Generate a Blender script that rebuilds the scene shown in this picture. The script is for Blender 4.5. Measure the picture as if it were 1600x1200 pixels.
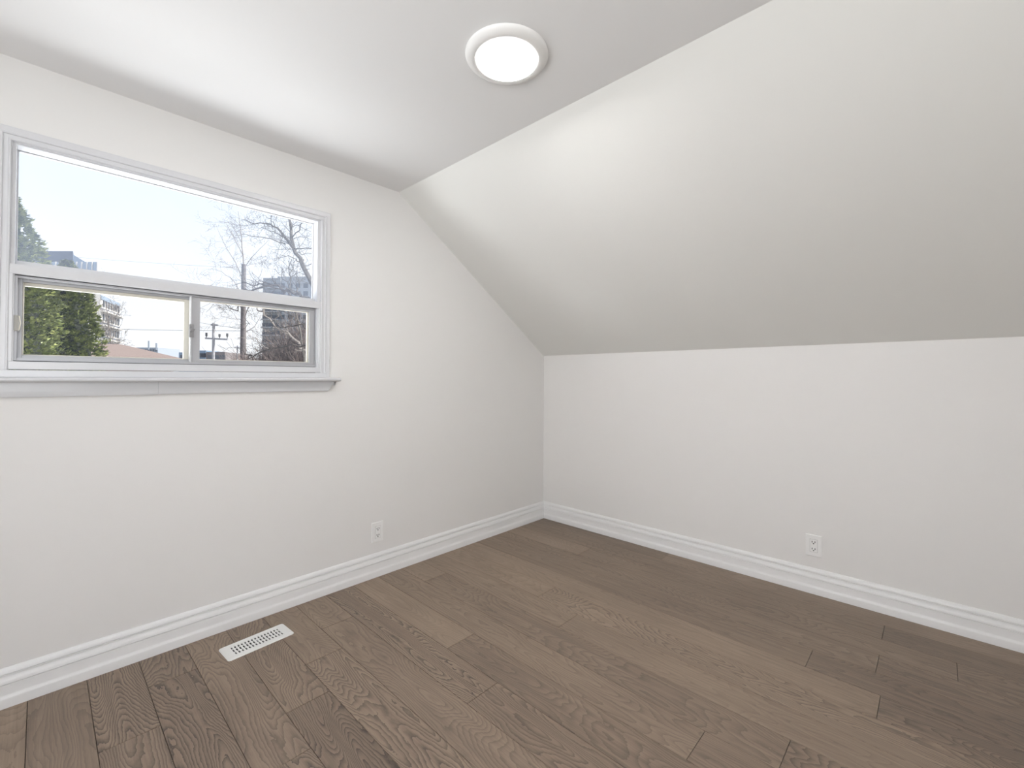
import bpy, bmesh, math, random
from mathutils import Vector, Matrix

for o in list(bpy.data.objects):
    bpy.data.objects.remove(o, do_unlink=True)
scn = bpy.context.scene
COL = scn.collection
rng = random.Random(11)
V = Vector

# ------------------------------------------------------------------ camera
# corner of gable wall (y = 0) and knee wall (x = 0) is the origin; the room is x < 0, y < 0
F, CY, YAW, PITCH, ROLL = 698.52, 581.7, 0.81171, 0.01252, 0.00338
CAM = V((-2.90989, -2.39164, 1.16499))
_f = V((math.sin(YAW)*math.cos(PITCH), math.cos(YAW)*math.cos(PITCH), math.sin(PITCH)))
_r = V((math.cos(YAW), -math.sin(YAW), 0))
_u = _r.cross(_f)
RI = _r*math.cos(ROLL) + _u*math.sin(ROLL)
UP = -_r*math.sin(ROLL) + _u*math.cos(ROLL)
cam_data = bpy.data.cameras.new('camera')
cam = bpy.data.objects.new('camera', cam_data)
COL.objects.link(cam)
cam_data.sensor_fit = 'HORIZONTAL'
cam_data.sensor_width = 36
cam_data.lens = F/1600*36
cam_data.shift_y = -(600-CY)/1600
cam_data.clip_start = 0.02
cam_data.clip_end = 1000
M = Matrix((RI, UP, -_f)).transposed().to_4x4()
M.translation = CAM
cam.matrix_world = M
scn.camera = cam

# ------------------------------------------------------------------ light and exposure
scn.view_settings.view_transform = 'Standard'
scn.view_settings.look = 'None'
scn.view_settings.gamma = 1
scn.view_settings.exposure = 0.0
scn.view_settings.use_curve_mapping = False
scn.cycles.max_bounces = 14
scn.cycles.diffuse_bounces = 10
scn.cycles.transparent_max_bounces = 16
scn.cycles.sample_clamp_indirect = 6

world = bpy.data.worlds.new('sky')
scn.world = world
world.use_nodes = True
nt = world.node_tree
nt.nodes.clear()
tc = nt.nodes.new('ShaderNodeTexCoord')
sep = nt.nodes.new('ShaderNodeSeparateXYZ')
ramp = nt.nodes.new('ShaderNodeValToRGB')
ramp.color_ramp.elements[0].position = 0.0
ramp.color_ramp.elements[0].color = (0.98, 0.985, 1.0, 1)
ramp.color_ramp.elements[1].position = 0.47
ramp.color_ramp.elements[1].color = (0.60, 0.735, 1.0, 1)
e = ramp.color_ramp.elements.new(0.14)
e.color = (0.93, 0.955, 1.0, 1)
nz = nt.nodes.new('ShaderNodeTexNoise')
nz.inputs['Scale'].default_value = 2.2
nz.inputs['Detail'].default_value = 4
cr = nt.nodes.new('ShaderNodeValToRGB')
cr.color_ramp.elements[0].position = 0.42
cr.color_ramp.elements[1].position = 0.68
mixw = nt.nodes.new('ShaderNodeMixRGB')
mixw.inputs[2].default_value = (0.97, 0.985, 1.0, 1)
mulw = nt.nodes.new('ShaderNodeMath')
mulw.operation = 'MULTIPLY'
mulw.inputs[1].default_value = 0.7
bg = nt.nodes.new('ShaderNodeBackground')
bg.inputs['Strength'].default_value = 1.08
wo = nt.nodes.new('ShaderNodeOutputWorld')
L = nt.links.new
L(tc.outputs['Generated'], sep.inputs[0])
L(sep.outputs['Z'], ramp.inputs[0])
L(tc.outputs['Generated'], nz.inputs['Vector'])
L(nz.outputs[0], cr.inputs[0])
L(cr.outputs[0], mulw.inputs[0])
L(mulw.outputs[0], mixw.inputs[0])
L(ramp.outputs[0], mixw.inputs[1])
L(mixw.outputs[0], bg.inputs['Color'])
L(bg.outputs[0], wo.inputs[0])

sd = bpy.data.lights.new('sun', 'SUN')
sd.energy = 10.0
sd.angle = 0.01
sd.color = (1.0, 0.95, 0.86)
sun = bpy.data.objects.new('sun', sd)
COL.objects.link(sun)
sun.location = (6, -4, 9)
sun.rotation_euler = V((0.58, -0.42, 0.70)).to_track_quat('Z', 'Y').to_euler()

# added fill light outside a made-up window behind the camera
ad = bpy.data.lights.new('back_fill_light', 'AREA')
ad.shape = 'RECTANGLE'
ad.size, ad.size_y = 1.4, 1.1
ad.energy = 27
ad.color = (0.96, 0.985, 1.0)
al = bpy.data.objects.new('back_fill_light', ad)
COL.objects.link(al)
al.location = (-3.4, -3.88, 1.45)
al.rotation_euler = (math.radians(90), 0, 0)

# added fill light outside an unseen, invented window left of the camera
fd = bpy.data.lights.new('far_fill_light', 'AREA')
fd.shape = 'RECTANGLE'
fd.size, fd.size_y = 2.4, 2.2
fd.energy = 122
fd.color = (0.97, 0.985, 1.0)
fdo = bpy.data.objects.new('far_fill_light', fd)
COL.objects.link(fdo)
fdo.location = (-5.5, -1.85, 0.75)
fdo.rotation_euler = V((-1, 0, -0.25)).to_track_quat('Z', 'Y').to_euler()

# added area light in place of ground bounce, shining up through the front window
gf = bpy.data.lights.new('front_bounce_fill', 'AREA')
gf.shape = 'RECTANGLE'
gf.size, gf.size_y = 7.0, 2.8
gf.energy = 285
gf.color = (0.97, 0.985, 1.0)
gfo = bpy.data.objects.new('front_bounce_fill', gf)
COL.objects.link(gfo)
gfo.location = (-1.6, 2.5, -0.5)
gfo.rotation_euler = V((0, 2.6, -2.3)).to_track_quat('Z', 'Y').to_euler()

# added fill light outside, brightening the slope from left of the front window
gs = bpy.data.lights.new('front_side_fill', 'AREA')
gs.shape = 'RECTANGLE'
gs.size, gs.size_y = 0.8, 0.7
gs.energy = 50
gs.color = (0.98, 0.99, 1.0)
gso = bpy.data.objects.new('front_side_fill', gs)
COL.objects.link(gso)
gso.location = (-4.3, 0.85, 1.0)
gso.rotation_euler = V((-3.2, 1.25, -0.95)).to_track_quat('Z', 'Y').to_euler()

LAMP_STRENGTH = 106.0

# ------------------------------------------------------------------ materials
def mat(name, col, rough=0.5, metal=0.0, spec=0.5, var=0.0, scale=8.0, bump=0.0, bscale=200.0):
    m = bpy.data.materials.new(name)
    m.use_nodes = True
    n = m.node_tree
    b = n.nodes['Principled BSDF']
    b.inputs['Base Color'].default_value = (*col, 1)
    b.inputs['Roughness'].default_value = rough
    b.inputs['Metallic'].default_value = metal
    b.inputs['Specular IOR Level'].default_value = spec
    t = n.nodes.new('ShaderNodeTexCoord')
    if var:
        no = n.nodes.new('ShaderNodeTexNoise')
        no.inputs['Scale'].default_value = scale
        no.inputs['Detail'].default_value = 5
        mr = n.nodes.new('ShaderNodeMapRange')
        mr.inputs[1].default_value, mr.inputs[2].default_value = 0.3, 0.7
        mr.inputs[3].default_value, mr.inputs[4].default_value = 1-var, 1+var
        mx = n.nodes.new('ShaderNodeVectorMath')
        mx.operation = 'SCALE'
        mx.inputs[0].default_value = col
        n.links.new(t.outputs['Object'], no.inputs['Vector'])
        n.links.new(no.outputs[0], mr.inputs[0])
        n.links.new(mr.outputs[0], mx.inputs['Scale'])
        n.links.new(mx.outputs[0], b.inputs['Base Color'])
    if bump:
        no = n.nodes.new('ShaderNodeTexNoise')
        no.inputs['Scale'].default_value = bscale
        bp = n.nodes.new('ShaderNodeBump')
        bp.inputs['Strength'].default_value = bump
        bp.inputs['Distance'].default_value = 0.001
        n.links.new(t.outputs['Object'], no.inputs['Vector'])
        n.links.new(no.outputs[0], bp.inputs['Height'])
        n.links.new(bp.outputs[0], b.inputs['Normal'])
    return m

M_WALL = mat('wall_paint', (0.80, 0.792, 0.778), 0.55, spec=0.35, bump=0.06, bscale=260)
M_CEIL = mat('ceiling_paint', (0.83, 0.83, 0.83), 0.7, spec=0.2, bump=0.05, bscale=260)
M_SLOPE = mat('slope_paint', (0.79, 0.79, 0.765), 0.5, spec=0.35, bump=0.05, bscale=260)
M_TRIM = mat('trim_white', (0.665, 0.672, 0.692), 0.24, spec=0.5)
M_CASING = mat('casing_gloss_white', (0.69, 0.695, 0.715), 0.3, spec=0.7)
M_BASE = mat('baseboard_white', (0.83, 0.83, 0.83), 0.35, spec=0.5, bump=0.04, bscale=120)
M_ALU = mat('sash_aluminium', (0.46, 0.465, 0.485), 0.4, metal=0.25)
M_CREAM = mat('glazing_cream', (0.74, 0.71, 0.62), 0.45)
M_CHROME = mat('latch_chrome', (0.36, 0.36, 0.37), 0.3, metal=0.8)
M_TAB = mat('pull_plastic', (0.40, 0.39, 0.36), 0.5)
M_PLATE = mat('outlet_plastic', (0.87, 0.87, 0.86), 0.3)
M_DARK = mat('slot_dark', (0.02, 0.02, 0.02), 0.7)
M_VENT = mat('register_enamel', (0.83, 0.83, 0.81), 0.35)
M_LAMP = mat('lamp_rim', (0.85, 0.845, 0.83), 0.4)

def lens_mat():
    m = bpy.data.materials.new('lamp_lens')
    m.use_nodes = True
    n = m.node_tree
    n.nodes.clear()
    e = n.nodes.new('ShaderNodeEmission')
    e.inputs['Color'].default_value = (1.0, 0.985, 0.965, 1)
    # frosted diffuser: full in the middle, dim at its edge
    t = n.nodes.new('ShaderNodeTexCoord')
    sx = n.nodes.new('ShaderNodeSeparateXYZ')
    n.links.new(t.outputs['Object'], sx.inputs[0])
    cv = n.nodes.new('ShaderNodeCombineXYZ')
    n.links.new(sx.outputs[0], cv.inputs[0])
    n.links.new(sx.outputs[1], cv.inputs[1])
    ln = n.nodes.new('ShaderNodeVectorMath'); ln.operation = 'LENGTH'
    n.links.new(cv.outputs[0], ln.inputs[0])
    mr = n.nodes.new('ShaderNodeMapRange')
    mr.inputs[1].default_value, mr.inputs[2].default_value = 0.090, 0.108
    mr.inputs[3].default_value, mr.inputs[4].default_value = LAMP_STRENGTH, 1.15
    n.links.new(ln.outputs['Value'], mr.inputs[0])
    n.links.new(mr.outputs[0], e.inputs['Strength'])
    o = n.nodes.new('ShaderNodeOutputMaterial')
    n.links.new(e.outputs[0], o.inputs[0])
    return m
M_LENS = lens_mat()

def glass_mat(name, haze, gloss):
    """thin pane: clear transmission, a bluish translucent layer, a weak mirror"""
    m = bpy.data.materials.new(name)
    m.use_nodes = True
    n = m.node_tree
    n.nodes.clear()
    tr = n.nodes.new('ShaderNodeBsdfTransparent')
    tr.inputs[0].default_value = (0.985, 0.995, 1.0, 1)
    tl = n.nodes.new('ShaderNodeBsdfTranslucent')
    tl.inputs[0].default_value = (0.74, 0.83, 1.0, 1)  # pale blue translucent layer, slightly uneven over the pane
    gl = n.nodes.new('ShaderNodeBsdfGlossy')
    gl.inputs['Roughness'].default_value = 0.02
    no = n.nodes.new('ShaderNodeTexNoise')
    no.inputs['Scale'].default_value = 4
    t = n.nodes.new('ShaderNodeTexCoord')
    mr = n.nodes.new('ShaderNodeMapRange')
    mr.inputs[3].default_value, mr.inputs[4].default_value = haze*0.75, haze*1.25
    a = n.nodes.new('ShaderNodeMixShader')
    c = n.nodes.new('ShaderNodeMixShader')
    c.inputs[0].default_value = gloss
    o = n.nodes.new('ShaderNodeOutputMaterial')
    n.links.new(t.outputs['Object'], no.inputs['Vector'])
    n.links.new(no.outputs[0], mr.inputs[0])
    n.links.new(mr.outputs[0], a.inputs[0])
    n.links.new(tr.outputs[0], a.inputs[1])
    n.links.new(tl.outputs[0], a.inputs[2])
    n.links.new(a.outputs[0], c.inputs[1])
    n.links.new(gl.outputs[0], c.inputs[2])
    n.links.new(c.outputs[0], o.inputs[0])
    return m
M_GLASS_HAZY = glass_mat('hazy_glass', 0.06, 0.0012)
M_GLASS = glass_mat('clear_glass', 0.008, 0.0012)

def wood_mat():
    m = bpy.data.materials.new('oak_planks')
    m.use_nodes = True
    n = m.node_tree
    N = n.nodes.new
    lk = n.links.new
    b = n.nodes['Principled BSDF']
    uv = N('ShaderNodeUVMap'); uv.uv_map = 'plank'
    sd_ = N('ShaderNodeUVMap'); sd_.uv_map = 'seed'
    su = N('ShaderNodeSeparateXYZ'); lk(uv.outputs[0], su.inputs[0])
    ss = N('ShaderNodeSeparateXYZ'); lk(sd_.outputs[0], ss.inputs[0])
    def math_(op, a, b_=None, c=None):
        q = N('ShaderNodeMath'); q.operation = op
        for i, x in enumerate((a, b_, c)):
            if x is None: continue
            if isinstance(x, (int, float)): q.inputs[i].default_value = x
            else: lk(x, q.inputs[i])
        return q.outputs[0]
    def vec(x, y, z):
        q = N('ShaderNodeCombineXYZ')
        for i, s in enumerate((x, y, z)):
            if isinstance(s, (int, float)): q.inputs[i].default_value = s
            else: lk(s, q.inputs[i])
        return q.outputs[0]
    def noise(v, detail=2, rough=0.5, dist=0.0):
        q = N('ShaderNodeTexNoise')
        q.inputs['Scale'].default_value = 1
        q.inputs['Detail'].default_value = detail
        q.inputs['Roughness'].default_value = rough
        q.inputs['Distortion'].default_value = dist
        lk(v, q.inputs['Vector'])
        return q.outputs[0]
    u, v = su.outputs[0], su.outputs[1]
    s1, s2 = ss.outputs[0], ss.outputs[1]
    z = math_('MULTIPLY', s1, 37.0)
    # growth-ring contours of a slow field: cathedral figure
    field = noise(vec(math_('MULTIPLY', u, 6.5), math_('MULTIPLY', v, 1.15), z), 1.5, 0.45, 0.25)
    wob = noise(vec(math_('MULTIPLY', u, 40), math_('MULTIPLY', v, 14), z), 3, 0.6)
    fieldw = math_('ADD', field, math_('MULTIPLY', wob, 0.035))
    ringf = math_('MULTIPLY', fieldw, math_('ADD', 30.0, math_('MULTIPLY', s2, 22.0)))
    ring = math_('FRACT', ringf)
    ringd = math_('POWER', ring, 2.6)
    # pores: fine streaks along the plank
    pores = noise(vec(math_('MULTIPLY', u, 330), math_('MULTIPLY', v, 9), z), 3, 0.65)
    streak = noise(vec(math_('MULTIPLY', u, 60), math_('MULTIPLY', v, 1.2), z), 4, 0.6)
    cloud = noise(vec(math_('MULTIPLY', u, 6), math_('MULTIPLY', v, 2.4), math_('ADD', z, 9.0)), 3, 0.5)
    amp = math_('ADD', 0.12, math_('MULTIPLY', math_('POWER', s2, 1.3), 0.50))
    t = math_('SUBTRACT', 0.74, math_('MULTIPLY', ringd, amp))
    t = math_('ADD', t, math_('MULTIPLY', math_('SUBTRACT', pores, 0.5), 0.34))
    t = math_('ADD', t, math_('MULTIPLY', math_('SUBTRACT', streak, 0.5), 0.42))
    t = math_('ADD', t, math_('MULTIPLY', math_('SUBTRACT', cloud, 0.5), 0.34))
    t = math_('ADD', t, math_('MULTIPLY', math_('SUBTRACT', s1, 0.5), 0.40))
    rp = N('ShaderNodeValToRGB')
    el = rp.color_ramp.elements
    el[0].position, el[0].color = 0.12, (0.064, 0.047, 0.038, 1)
    el[1].position, el[1].color = 0.98, (0.335, 0.252, 0.186, 1)
    x = el.new(0.62); x.color = (0.200, 0.148, 0.110, 1)
    lk(t, rp.inputs[0])
    lk(rp.outputs[0], b.inputs['Base Color'])
    rr = math_('ADD', 0.36, math_('MULTIPLY', pores, 0.16))
    lk(rr, b.inputs['Roughness'])
    b.inputs['Specular IOR Level'].default_value = 0.42
    bp = N('ShaderNodeBump')
    bp.inputs['Strength'].default_value = 0.18
    bp.inputs['Distance'].default_value = 0.0012
    lk(t, bp.inputs['Height'])
    lk(bp.outputs[0], b.inputs['Normal'])
    return m
M_WOOD = wood_mat()
M_SUB = mat('subfloor', (0.03, 0.024, 0.02), 0.9)

# ------------------------------------------------------------------ mesh helpers
class MB:
    def __init__(self):
        self.v, self.f = [], []
    def add(self, vs, fs):
        n = len(self.v)
        self.v += [tuple(p) for p in vs]
        self.f += [tuple(i+n for i in f) for f in fs]
        return self
    def box(self, x0, x1, y0, y1, z0, z1):
        vs = [(x, y, z) for z in (z0, z1) for y in (y0, y1) for x in (x0, x1)]
        return self.add(vs, [(0, 2, 3, 1), (4, 5, 7, 6), (0, 1, 5, 4), (2, 6, 7, 3), (0, 4, 6, 2), (1, 3, 7, 5)])
    def obox(self, o, a, b, c):
        """box from corner o along vectors a, b, c"""
        o, a, b, c = V(o), V(a), V(b), V(c)
        vs = [o + i*a + j*b + k*c for k in (0, 1) for j in (0, 1) for i in (0, 1)]
        return self.add(vs, [(0, 2, 3, 1), (4, 5, 7, 6), (0, 1, 5, 4), (2, 6, 7, 3), (0, 4, 6, 2), (1, 3, 7, 5)])
    def prism(self, poly, ext):
        """poly: list of points, ext: vector"""
        n = len(poly)
        e = V(ext)
        vs = [V(p) for p in poly] + [V(p)+e for p in poly]
        fs = [tuple(range(n))[::-1], tuple(range(n, 2*n))]
        fs += [(i, (i+1) % n, n+(i+1) % n, n+i) for i in range(n)]
        return self.add(vs, fs)
    def tube(self, pts, rads, k=5, caps=True):
        pts = [V(p) for p in pts]
        vs, fs = [], []
        for i, p in enumerate(pts):
            d = (pts[min(i+1, len(pts)-1)] - pts[max(i-1, 0)])
            if d.length < 1e-9: d = V((0, 0, 1))
            d.normalize()
            a = d.orthogonal().normalized() if abs(d.z) > 0.95 else d.cross(V((0, 0, 1))).normalized()
            b = d.cross(a)
            r = rads[i] if isinstance(rads, (list, tuple)) else rads
            for j in range(k):
                t = 2*math.pi*j/k
                vs.append(p + (a*math.cos(t)+b*math.sin(t))*r)
        for i in range(len(pts)-1):
            for j in range(k):
                fs.append((i*k+j, i*k+(j+1) % k, (i+1)*k+(j+1) % k, (i+1)*k+j))
        if caps:
            fs.append(tuple(range(k))[::-1])
            fs.append(tuple(range((len(pts)-1)*k, len(pts)*k)))
        return self.add(vs, fs)
    def lathe(self, prof, c, k=64, close=False):
        """prof: (radius, z) list around vertical axis at c"""
        vs, fs = [], []
        for r, z in prof:
            for j in range(k):
                t = 2*math.pi*j/k
                vs.append((c[0]+r*math.cos(t), c[1]+r*math.sin(t), c[2]+z))
        for i in range(len(prof)-1):
            for j in range(k):
                fs.append((i*k+j, i*k+(j+1) % k, (i+1)*k+(j+1) % k, (i+1)*k+j))
        if close:
            fs.append(tuple(range((len(prof)-1)*k, len(prof)*k)))
        return self.add(vs, fs)
    def loft(self, rings, closed=True, caps=True):
        """rings: equal-length lists of points"""
        n = len(rings[0])
        vs = [p for r in rings for p in r]
        fs = []
        for i in range(len(rings)-1):
            for j in range(n if closed else n-1):
                fs.append((i*n+j, i*n+(j+1) % n, (i+1)*n+(j+1) % n, (i+1)*n+j))
        if caps and closed:
            fs.append(tuple(range(n))[::-1])
            fs.append(tuple(range((len(rings)-1)*n, len(rings)*n)))
        return self.add(vs, fs)
    def build(self, name, m, parent=None, smooth=None, bevel=0.0, fix=True, loc=None):
        me = bpy.data.meshes.new(name)
        vs = self.v
        if loc is not None:
            vs = [(p[0]-loc[0], p[1]-loc[1], p[2]-loc[2]) for p in vs]
        me.from_pydata(vs, [], self.f)
        if fix:
            bm = bmesh.new(); bm.from_mesh(me)
            bmesh.ops.recalc_face_normals(bm, faces=bm.faces)
            bm.to_mesh(me); bm.free()
        if isinstance(m, (list, tuple)):
            for q in m: me.materials.append(q)
        else:
            me.materials.append(m)
        o = bpy.data.objects.new(name, me)
        COL.objects.link(o)
        if loc is not None: o.location = loc
        if parent is not None:
            o.parent = parent
            o.matrix_parent_inverse = Matrix.Translation(-parent_loc(parent))
        if bevel:
            md = o.modifiers.new('bevel', 'BEVEL')
            md.width = bevel; md.segments = 2; md.limit_method = 'ANGLE'
        if smooth:
            for p in me.polygons: p.use_smooth = True
            try:
                me.set_sharp_from_angle(angle=math.radians(smooth))
            except Exception:
                pass
        return o

def parent_loc(o):
    """world translation of an unrotated ancestor chain"""
    t = V(o.location)
    p = o.parent
    if p is not None:
        t = parent_loc(p) + o.matrix_parent_inverse.translation + t
    return t

def tag(o, label=None, cat=None, group=None, kind=None):
    if label: o['label'] = label
    if cat: o['category'] = cat
    if group: o['group'] = group
    if kind: o['kind'] = kind
    return o

def empty(name, loc, label=None, cat=None, group=None, kind=None):
    o = bpy.data.objects.new(name, None)
    o.empty_display_size = 0.1
    o.location = loc
    COL.objects.link(o)
    return tag(o, label, cat, group, kind)

# ------------------------------------------------------------------ room shell
ZC, S, K = 2.3057, 1.4048, 1.35          # ceiling height, inset of the slope, knee-wall height
XL, YB = -4.3, -3.7                    # far knee wall, back wall
T = 0.16

def struct(o, label=None):
    o['kind'] = 'structure'
    if label:
        o['label'] = label
    return o

# floor: one strip of planks per seam line, staggered butt joints
joints = {1: [-2.208], 2: [-0.67, -2.446], 4: [-2.0], 5: [-2.236], 6: [-0.845], 7: [-1.103], 8: [-0.265, -2.044],
          10: [-0.858], 11: [-1.168], 12: [-0.323], 13: [-0.53], 14: [-0.75], 15: [-0.959], 16: [-0.243], 17: [-0.505]}
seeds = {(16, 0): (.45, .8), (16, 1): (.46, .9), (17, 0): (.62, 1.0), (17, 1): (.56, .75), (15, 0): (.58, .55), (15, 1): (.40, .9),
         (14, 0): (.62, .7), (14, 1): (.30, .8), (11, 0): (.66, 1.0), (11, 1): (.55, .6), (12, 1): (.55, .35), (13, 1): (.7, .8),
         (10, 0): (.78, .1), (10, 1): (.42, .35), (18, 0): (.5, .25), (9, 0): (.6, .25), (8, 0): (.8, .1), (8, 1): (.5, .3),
         (6, 0): (.72, .1), (2, 0): (.74, .1), (7, 0): (.66, .2), (1, 0): (.40, .15), (0, 0): (.28, .1), (1, 1): (.22, .2), (2, 1): (.45, .3), (2, 2): (.25, .3), (3, 0): (.50, .3), (3, 1): (.26, .3), (4, 1): (.28, .3), (5, 1): (.30, .6), (8, 1): (.44, .3), (12, 0): (.6, .3), (13, 0): (.55, .2), (18, 1): (.45, .3)}  # low right-hand tones: plank variation plus light falloff painted into the wood
fm = MB()
uvs, sds = [], []
g = 0.0008
W = 0.1544
for p in range(0, 31):
    xa, xb = -0.150-W*p, -0.150-W*(p-1)
    if p == 0: xb = 0.02
    xa = max(xa, XL-0.02)
    if xb - xa < 0.01: continue
    js = joints.get(p)
    if js is None:
        js = [-(0.5+((p*0.618) % 1)*1.3)-0.6]
    ys = [0.02] + list(js)
    while ys[-1] > YB+1.7:
        ys.append(ys[-1]-1.35-rng.random()*0.5)
    ys = [y for y in ys if y > YB+0.2] + [YB-0.02]
    for k in range(len(ys)-1):
        y1, y0 = ys[k], ys[k+1]
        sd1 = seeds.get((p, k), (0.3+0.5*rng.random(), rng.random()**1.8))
        ou, ov = rng.random()*50, rng.random()*50
        c = 0.0006
        x0, x1, b0, b1 = xa+g, xb-g, y0+g, y1-g
        vs = [(x0, b0, -0.014), (x1, b0, -0.014), (x1, b1, -0.014), (x0, b1, -0.014),
              (x0, b0, -c), (x1, b0, -c), (x1, b1, -c), (x0, b1, -c),
              (x0+c, b0+c, 0), (x1-c, b0+c, 0), (x1-c, b1-c, 0), (x0+c, b1-c, 0)]
        fs = [(8, 9, 10, 11)]
        for i in range(4):
            j = (i+1) % 4
            fs += [(i, j, 4+j, 4+i), (4+i, 4+j, 8+j, 8+i)]
        fm.add(vs, fs)
        for f_ in fs:
            for i in f_:
                q = vs[i]
                uvs.append((q[0]-x0+ou, q[1]+ov))
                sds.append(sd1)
floor = fm.build('floor', [M_WOOD, M_SUB], fix=False)
me = floor.data
ul = me.uv_layers.new(name='plank')
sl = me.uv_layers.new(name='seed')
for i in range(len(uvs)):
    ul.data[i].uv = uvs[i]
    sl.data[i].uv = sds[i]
struct(floor, 'grey-brown oak plank floor')
sub = MB().box(XL-T, T, YB-T, T, -0.12, -0.013).build('subfloor', M_SUB, floor)

# gable wall with its window hole
HX0, HX1, HZ0, HZ1 = -3.0, -1.875, 1.16, 2.02
CX = XL/2
def gable(name, yin, yout, hx0, hx1, hz0, hz1, m):
    bm = bmesh.new()
    def quadset(polys):
        for pl in polys:
            bm.faces.new([bm.verts.new((x, yin, z)) for x, z in pl])
    sl_ = lambda x: min(ZC, K + (ZC-K)*(-x)/S)
    quadset([
        [(XL, 0), (hx0, 0), (hx0, hz0), (hx0, hz1), (hx0, ZC), (XL, ZC)],
        [(hx0, 0), (hx1, 0), (hx1, hz0), (hx0, hz0)],
        [(hx0, hz1), (hx1, hz1), (hx1, ZC), (hx0, ZC)],
        [(hx1, 0), (0, 0), (0, K), (-S, ZC), (hx1, ZC), (hx1, hz1), (hx1, hz0)],
    ])
    bmesh.ops.remove_doubles(bm, verts=bm.verts, dist=1e-5)
    r = bmesh.ops.extrude_face_region(bm, geom=bm.faces[:])
    for q in r['geom']:
        if isinstance(q, bmesh.types.BMVert):
            q.co.y = yout
    bmesh.ops.recalc_face_normals(bm, faces=bm.faces)
    me = bpy.data.meshes.new(name)
    bm.to_mesh(me); bm.free()
    me.materials.append(m)
    o = bpy.data.objects.new(name, me)
    COL.objects.link(o)
    return o
struct(gable('wall_left', 0, 0.075, HX0, HX1, HZ0, HZ1, M_WALL), 'off-white gable wall with the window')
struct(gable('wall_back', YB, YB-T, -4.1, -2.7, 0.9, 2.0, M_WALL))
struct(MB().box(0, T, YB, 0, -0.0, K).build('wall_right', M_WALL), 'off-white knee wall under the sloped ceiling')
wf = MB()
wf.box(XL-T, XL, YB, -2.7, 0, ZC).box(XL-T, XL, -1.0, 0, 0, ZC).box(XL-T, XL, -2.7, -1.0, 0, 0.7).box(XL-T, XL, -2.7, -1.0, 2.0, ZC)
struct(wf.build('wall_far', M_WALL))
struct(MB().prism([(0, 0, K), (-S, 0, ZC), (-S, 0, ZC+T), (T, 0, K+0.06), (T, 0, K)], (0, YB, 0)).build('wall_slope', M_SLOPE), 'sloped off-white ceiling plane')
struct(MB().box(XL, -S, YB, 0, ZC, ZC+T).build('ceiling', M_CEIL), 'flat white ceiling')

# baseboards
BP = [(0.0, 0.0), (0.0185, 0.0), (0.0185, 0.030), (0.0172, 0.036), (0.0140, 0.0415), (0.0128, 0.046), (0.0128, 0.0795),
      (0.0095, 0.0800), (0.0095, 0.0818), (0.0145, 0.0830), (0.0142, 0.0880), (0.0115, 0.0965), (0.0075, 0.1035), (0.0045, 0.1080),
      (0.0105, 0.1095), (0.0105, 0.1140), (0.0078, 0.1146), (0.0112, 0.1165), (0.0105, 0.1220), (0.0080, 0.1280), (0.0050, 0.1330), (0.0030, 0.1355), (0.0, 0.1355)]
def bb(name, rings, label=None):
    return struct(MB().loft(rings).build(name, M_BASE, smooth=20), label)
bb('baseboard_left', [[(XL+t, -t, z) for t, z in BP], [(-t, -t, z) for t, z in BP]], 'white moulded baseboard below the window')
bb('baseboard_right', [[(-t, -t, z) for t, z in BP], [(-t, YB+t, z) for t, z in BP]], 'white moulded baseboard along the knee wall')
bb('baseboard_far', [[(XL+t, -t, z) for t, z in BP], [(XL+t, YB+t, z) for t, z in BP]])
bb('baseboard_back', [[(XL+t, YB+t, z) for t, z in BP], [(-t, YB+t, z) for t, z in BP]])

# ------------------------------------------------------------------ the window in the gable wall
win = empty('window_1', (-2.4375, 0, 1.16), 'white window with a large upper pane and two sliding lower sashes', kind='structure')
CW = 0.0515
CPROF = [(0.0, 0.0), (0.0, 0.0095), (0.0010, 0.0112), (0.003, 0.0120), (0.0055, 0.0112), (0.0215, 0.0085)]
for bc, br in ((0.0258, 0.0040), (0.0458, 0.0040)):      # two half-round beads
    CPROF += [(bc-br*math.cos(q*math.pi/8), 0.0098+br*1.35*math.sin(q*math.pi/8)) for q in range(9)]
CPROF += [(0.0506, 0.0120), (CW, 0.0115), (CW, 0.0)]
ox0, ox1, ot, ob = -3.040, -1.835, 2.054, 1.1615
def cring(xf, zf):
    return [(xf(w), -d, zf(w)) for w, d in CPROF]
rings = [cring(lambda w: ox0+w, lambda w: ob), cring(lambda w: ox0+w, lambda w: ot-w),
         cring(lambda w: ox1-w, lambda w: ot-w), cring(lambda w: ox1-w, lambda w: ob)]
MB().loft(rings).build('casing', M_CASING, win, smooth=40)
# fixed wooden frame
fi0, fi1, ft = -2.978, -1.902, 1.996      # inner faces of jambs and head
fr = MB()
fr.box(HX0, fi0, -0.004, 0.070, 1.19, HZ1)
fr.box(fi1, HX1, -0.004, 0.070, 1.19, HZ1)
fr.box(fi0, fi1, -0.004, 0.070, ft, HZ1)
fr.build('frame', M_TRIM, win, bevel=0.0012)
rl = MB()
rl.box(ox0+0.02, ox1-0.02, -0.018, 0.06, 1.1615, 1.1872)
rl.box(ox0+CW-0.002, ox1-CW+0.002, -0.0125, 0.070, 1.1895, 1.2185)
rl.build('bottom_rail', M_TRIM, win, bevel=0.002)
MB().box(ox0+CW-0.003, ox1-CW+0.003, -0.0125, 0.070, 1.531, 1.566).build('mullion', M_TRIM, win, bevel=0.0015)
lj = MB()
lj.box(ox0+CW-0.003, -2.982, -0.0125, 0.070, 1.2185, 1.531)
lj.box(-1.8935, ox1-CW+0.003, -0.0125, 0.070, 1.2185, 1.531)
lj.build('lower_jamb', M_TRIM, win, bevel=0.001)
st = MB()
st.box(fi0, fi1, 0.030, 0.062, 1.566, 1.586)
st.box(fi0, fi0+0.004, 0.050, 0.062, 1.586, ft)
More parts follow.
